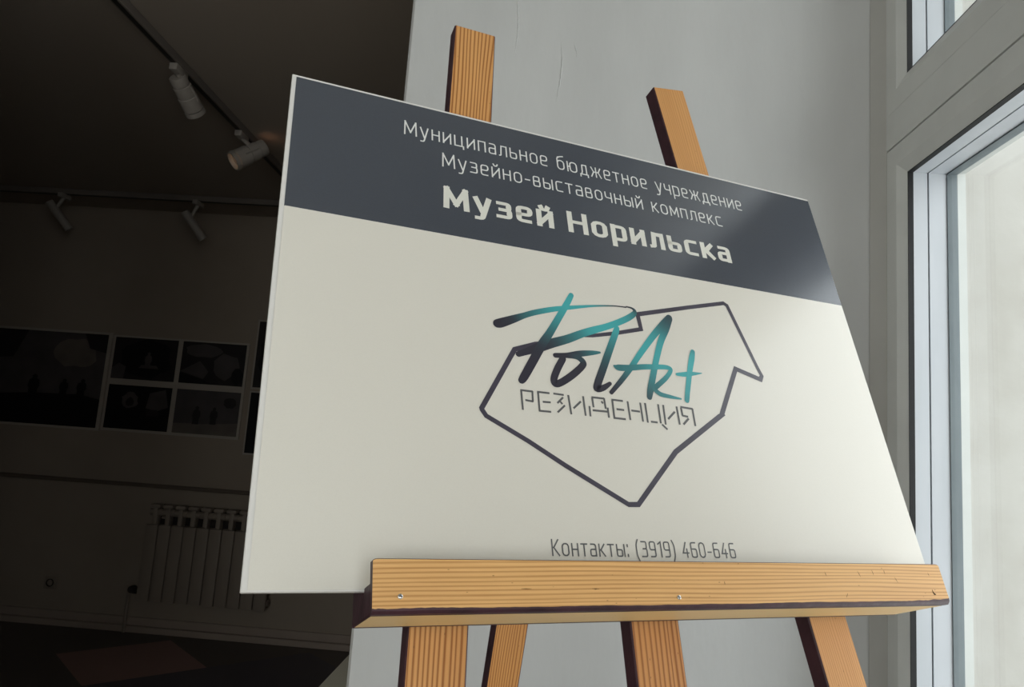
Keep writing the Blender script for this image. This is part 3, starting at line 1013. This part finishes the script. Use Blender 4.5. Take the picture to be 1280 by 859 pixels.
k_black = ink('photo_black', 22, 20, 22)
k_dark = ink('photo_dark', 46, 41, 42)
k_mid = ink('photo_mid', 82, 76, 76)
k_sky = ink('photo_sky', 112, 102, 96)
k_light = ink('photo_light', 130, 122, 122)
KS = [k_black, k_dark, k_mid, k_sky, k_light]


def blob(cx, cy, rx, ry, n=16, seed=0, rough=.15):
    rnd = random.Random(seed)
    return [(cx + rx * math.cos(2 * PI * i / n) * (1 + rnd.uniform(-rough, rough)), cy + ry * math.sin(2 * PI * i / n) * (1 + rnd.uniform(-rough, rough))) for i in range(n)]


def man(x, y, h, lean=0):
    return [(x - .13 * h, y), (x - .12 * h, y + .3 * h), (x - .16 * h, y + .45 * h), (x - .13 * h, y + .72 * h), (x - .05 * h + lean, y + .8 * h),
            (x - .07 * h + lean, y + .92 * h), (x + lean, y + h), (x + .07 * h + lean, y + .92 * h), (x + .05 * h + lean, y + .8 * h), (x + .13 * h, y + .72 * h),
            (x + .15 * h, y + .45 * h), (x + .1 * h, y + .3 * h), (x + .11 * h, y)]


def picture(x0, x1, z0, z1, border, base, shapes, label, group=None):
    """printed photograph on a thin mount; shapes = [(ink index, polygon in 0..1)]"""
    root = thing('wall_photograph', label, 'picture', Matrix.Translation((x0, WB, z0)), group)
    wd, hg = x1 - x0, z1 - z0
    bl, br, bb, bt = border
    m_ = bmesh.new()
    box(m_, 0, wd, -.012, -.0005, 0, hg, bev=.001, seg=1)
    obj('mount', m_, mount_white, root)
    m_ = bmesh.new()
    px0, px1, pz0, pz1 = bl, wd - br, bb, hg - bt
    box(m_, px0, px1, -.0128, -.0119, pz0, pz1, mi=base)
    for i, (mi, poly) in enumerate(shapes):
        vs_ = [m_.verts.new((px0 + min(max(a_, 0), 1) * (px1 - px0), -.0131 - .0002 * i, pz0 + min(max(c_, 0), 1) * (pz1 - pz0))) for a_, c_ in poly]
        f = m_.faces.new(vs_)
        f.material_index = mi
    obj('print', m_, KS, root, smooth='keep')
    return root


picture(-4.05, -2.876, 1.208, 1.850, (.015, .024, .016, .016), 2, [
    (1, [(0, .62), (.45, .70), (.52, 1), (0, 1)]), (0, [(0, .8), (.3, .86), (.33, 1), (0, 1)]), (3, blob(.82, .78, .13, .16, seed=3)),
    (1, [(.9, .84), (1, .8), (1, 1), (.86, 1)]),
    (0, [(0, 0), (1, 0), (1, .30), (.88, .34), (.6, .33), (.4, .30), (0, .28)]),
    (0, man(.60, .30, .23)), (0, man(.78, .32, .18)), (0, man(.885, .32, .19, .004))],
    'wide dark photograph of three silhouettes on a hill, largest print on the gallery wall')
GP = 'four photographs hung in a block'
picture(-2.866, -2.409, 1.534, 1.838, (.017, .016, .020, .012), 1, [
    (0, blob(.5, .5, .42, .48, seed=5)), (2, [(0, 0), (.2, 0), (.22, .3), (.1, .38), (0, .25)]), (2, man(.56, .30, .38)), (2, [(.42, .28), (.74, .28), (.7, .36), (.46, .36)]),
    (1, blob(.95, .6, .08, .2, seed=8))],
    'dark photograph with a tiny seated figure, upper left of the block of four', GP)
picture(-2.409, -1.952, 1.534, 1.838, (.016, .017, .020, .012), 1, [
    (2, blob(.35, .8, .3, .16, seed=9)), (2, [(0, .28), (.3, .55), (.45, .3), (.38, .12)]), (2, blob(.72, .45, .2, .3, seed=10)),
    (0, blob(.9, .22, .1, .2, seed=12)), (0, [(0, 0), (.5, .02), (.3, .14), (0, .25)])],
    'mottled grey photograph, upper right of the block of four', GP)
picture(-2.866, -2.409, 1.214, 1.534, (.017, .016, .018, .020), 0, [
    (2, blob(.36, .66, .13, .19, seed=14)), (1, blob(.36, .62, .06, .1, seed=15)), (2, [(.62, .5), (.66, .85), (.9, .95), (.97, .55), (.8, .45)]),
    (1, [(.64, .32), (.85, .35), (.8, .48), (.62, .46)])],
    'black photograph with two pale round blots, lower left of the block of four', GP)
picture(-2.409, -1.952, 1.214, 1.534, (.016, .017, .018, .020), 2, [
    (3, [(0, 0), (1, 0), (1, .3), (.5, .24), (0, .22)]), (1, man(.35, .22, .42)), (1, man(.62, .24, .40)), (1, blob(.85, .75, .1, .12, seed=18))],
    'paler photograph of two standing figures, lower right of the block of four', GP)
picture(-1.914, -1.40, 1.545, 2.0, (.012, .012, .012, .012), 1, [
    (0, blob(.3, .5, .25, .4, seed=21)), (2, blob(.75, .6, .15, .25, seed=22))],
    'dark photograph partly hidden behind the sign, above another one', 'photographs half hidden by the sign')
picture(-1.914, -1.40, 1.125, 1.535, (.010, .012, .012, .012), 0, [
    (1, blob(.6, .5, .25, .35, seed=24)), (2, [(.55, .3), (.8, .3), (.78, .4), (.6, .45)])],
    'dark photograph whose lower left corner shows beside the sign edge', 'photographs half hidden by the sign')

# ---------------------------------------------------------------- radiator, outlet, plinth
rad = thing('radiator', 'sectional radiator on the gallery wall below the rail', 'radiator', Matrix.Translation((-2.43, WB, 0)))
SEC = .081
for i in range(10):
    m_ = bmesh.new()
    x0 = i * SEC
    box(m_, x0 + .003, x0 + SEC - .003, -.105, -.085, .205, .662, bev=.004)      # front fin
    box(m_, x0 + .026, x0 + SEC - .026, -.086, -.03, .215, .775, bev=.006)       # web
    tube(m_, (x0 + .001, -.06, .245), (x0 + SEC - .001, -.06, .245), .022)
    tube(m_, (x0 + .001, -.06, .735), (x0 + SEC - .001, -.06, .735), .022)
    box(m_, x0 + .008, x0 + SEC - .008, -.098, -.04, .762, .786, bev=.008)       # curved head
    obj('section', m_, radiator_paint, rad, smooth=True)
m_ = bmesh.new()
box(m_, .0, 10 * SEC, -.03, -.018, .66, .78)  # dark plate giving the shade in the top slots by its colour
obj('slot_shade_plate', m_, radiator_dark, rad)
m_ = bmesh.new()
lathe(m_, [(0, -.02), (.018, -.02), (.022, -.008), (.022, .025), (.016, .035), (0, .035)], 16, Matrix.Translation((-.045, -.06, .262)) @ Matrix.Rotation(PI / 2, 4, 'X'))
tube(m_, (-.05, -.06, .245), (.003, -.06, .245), .011)
obj('valve', m_, radiator_dark, rad, smooth=True)
m_ = bmesh.new()
tube(m_, (-.075, -.05, .0), (-.075, -.05, .225), .010)
tube(m_, (-.075, -.05, .222), (-.045, -.06, .245), .010)
obj('pipe', m_, radiator_paint, rad, smooth=True)
for x in (.1, .7):
    m_ = bmesh.new()
    box(m_, x - .012, x + .012, -.09, -.0005, .70, .714, bev=.002)
    obj('bracket', m_, radiator_paint, rad)

ol = thing('wall_outlet', 'small square power socket low on the gallery wall', 'socket', Matrix.Translation((-3.04, WB, .246)))
m_ = bmesh.new()
box(m_, -.04, .04, -.012, -.0005, -.04, .04, bev=.004)
obj('cover_plate', m_, radiator_paint, ol, smooth=True)
m_ = bmesh.new()
lathe(m_, [(0, .0), (.018, .0), (.02, .006), (.024, .006), (.024, .0)], 24, Matrix.Translation((0, -.0118, 0)) @ Matrix.Rotation(PI / 2, 4, 'X'))
obj('socket_well', m_, radiator_dark, ol, smooth=True)

pl = thing('display_plinth', 'low pale display plinth behind the edge of the grey wall', 'plinth', Matrix.Translation((-.06, 2.07, 0)))
m_ = bmesh.new()
box(m_, -.44, .44, -.40, .40, .05, .68, bev=.003)
obj('body', m_, plinth_white, pl)
m_ = bmesh.new()
box(m_, -.44, .44, -.40, .40, .681, .70, bev=.002)
obj('top_panel', m_, plinth_white, pl)
m_ = bmesh.new()
box(m_, -.41, .41, -.37, .37, 0.0, .05)
obj('foot_recess', m_, track_black, pl)

# ---------------------------------------------------------------- track lights
K = (CEIL - EYE) / 1.17
TX = -1.515


def track(name, p0, p1, label):
    d_ = Vector(p1) - Vector(p0)
    L = d_.length
    M = Matrix.Translation(p0) @ Matrix.Rotation(math.atan2(d_.y, d_.x), 4, 'Z')
    root = thing(name, label, 'light track', M, None)
    m_ = bmesh.new()
    box(m_, 0, L, -.018, .018, -.034, -.001, bev=.002, seg=1)
    for f in m_.faces:
        f.material_index = 0
    obj('rail', m_, track_side, root)
    m_ = bmesh.new()
    box(m_, .004, L - .004, -.009, .009, -.0352, -.0335)
    obj('conductor_slot', m_, track_black, root)
    m_ = bmesh.new()
    box(m_, -.012, .004, -.02, .02, -.036, -.0005, bev=.002, seg=1)
    obj('end_cap', m_, track_side, root)
    return root


track('ceiling_track', (TX, 1.75, CEIL), (TX, 4.15, CEIL), 'ceiling light track running away towards the photographs')
track('ceiling_track', (-4.2, 4.25, CEIL), (.3, 4.25, CEIL), 'ceiling light track crossing in front of the photograph wall')


def spot(base, joint, aim, length, rad_, label, lit=False, rings=True):
    """track spotlight: adapter on the track, stem, can-shaped head; aim = unit direction of its beam"""
    root = thing('track_spotlight', label, 'spotlight', Matrix.Translation(base), 'track spotlights')
    bv, jv = Vector((0, 0, 0)), Vector(joint) - Vector(base)
    m_ = bmesh.new()
    box(m_, -.016, .016, -.045, .045, -.028, -.0005, bev=.003)
    obj('adapter', m_, lamp_white, root, smooth=True)
    m_ = bmesh.new()
    tube(m_, (0, 0, -.022), jv, .011)
    res = bmesh.ops.create_uvsphere(m_, u_segments=14, v_segments=8, radius=.017, matrix=Matrix.Translation(jv))
    obj('stem', m_, lamp_white, root, smooth=True)
    ax = Vector(aim).normalized()
    q = ax.to_track_quat('Z', 'Y').to_matrix().to_4x4()
    q.translation = jv - ax * length * .28
    m_ = bmesh.new()
    R_ = rad_
    if rings:
        pr = [(0, 0), (R_ * .80, 0), (R_ * .86, .006), (R_ * .86, length * .20), (R_ * .80, length * .21), (R_ * .80, length * .24), (R_ * .92, length * .25),
              (R_ * .92, length * .48), (R_ * .86, length * .49), (R_ * .86, length * .52), (R_, length * .53), (R_, length * .86), (R_ * .88, length * .86), (R_ * .8, length * .6), (0, length * .6)]
    else:
        pr = [(0, 0), (R_ * .9, 0), (R_, .006), (R_, length * .9), (R_ * .85, length * .9), (R_ * .8, length * .6), (0, length * .6)]
    lathe(m_, pr, 28, q)
    obj('head', m_, lamp_white, root, smooth=True)
    m_ = bmesh.new()
    lathe(m_, [(R_ * .84, length * .88), (R_ * 1.02, length * .88), (R_ * 1.04, length * .9), (R_ * 1.04, length * .99), (R_ * .9, length), (R_ * .84, length * .97), (R_ * .84, length * .88)], 28, q)
    obj('rim', m_, lamp_white, root, smooth=True)
    m_ = bmesh.new()
    lathe(m_, [(0, length * .66), (R_ * .7, length * .66), (R_ * .79, length * .70), (R_ * .79, length * .62)], 24, q)
    obj('lens', m_, warm_lens if lit else lamp_dark, root, smooth=True)
    if lit:                                       # glowing disc added out of sight behind the head to warm the ceiling
        m_ = bmesh.new()
        lathe(m_, [(0, -.004), (R_ * .5, -.004), (R_ * .5, .001), (0, .001)], 20, q)
        obj('glow_disc', m_, warm_glow_disc, root)
    if rings:
        m_ = bmesh.new()
        side = ax.cross(Vector((0, 0, 1))).normalized()
        for sgn in (-1, 1):
            tube(m_, jv + side * sgn * (R_ * .98), jv + side * sgn * (R_ * .98) + ax * length * .38, .005, n=10)
        tube(m_, jv - side * R_, jv + side * R_, .005, n=10)
        obj('yoke', m_, lamp_white, root, smooth=True)
    return root


warm_lens = mat('lit_warm_lens', lin(220, 170, 120), .4, .3)
_p = warm_lens.node_tree.nodes['Principled BSDF']
_p.inputs['Emission Color'].default_value = (1.0, .55, .26, 1)
_p.inputs['Emission Strength'].default_value = 0.75
_p.inputs['Emission Color'].default_value = (1.0, .68, .40, 1)
warm_glow_disc = mat('added_glow_disc', lin(220, 170, 120), .4, .3)
_p = warm_glow_disc.node_tree.nodes['Principled BSDF']
_p.inputs['Emission Color'].default_value = (1.0, .55, .32, 1)
_p.inputs['Emission Strength'].default_value = 0.8

spot((TX, 2.585, CEIL - .034), (TX - .005, 2.635, 2.612), (.10, .62, -.40), .165, .039,
     'pale track spotlight pointing down and away, nearer one on the long track')
spot((TX, 3.18, CEIL - .034), (TX + .045, 3.25, 2.612), (-.50, -.35, -.50), .175, .046,
     'pale track spotlight with warm lit rim, just left of the sign corner', lit=True)
spot((-3.11, 4.25, CEIL - .034), (-3.16, 4.25, 2.565), (.42, .35, -.62), .20, .026,
     'small dim spotlight on the cross track, above the wide photograph', rings=False)
spot((-2.245, 4.25, CEIL - .034), (-2.285, 4.25, 2.550), (.42, .35, -.62), .20, .026,
     'small dim spotlight on the cross track, above the block of four', rings=False)
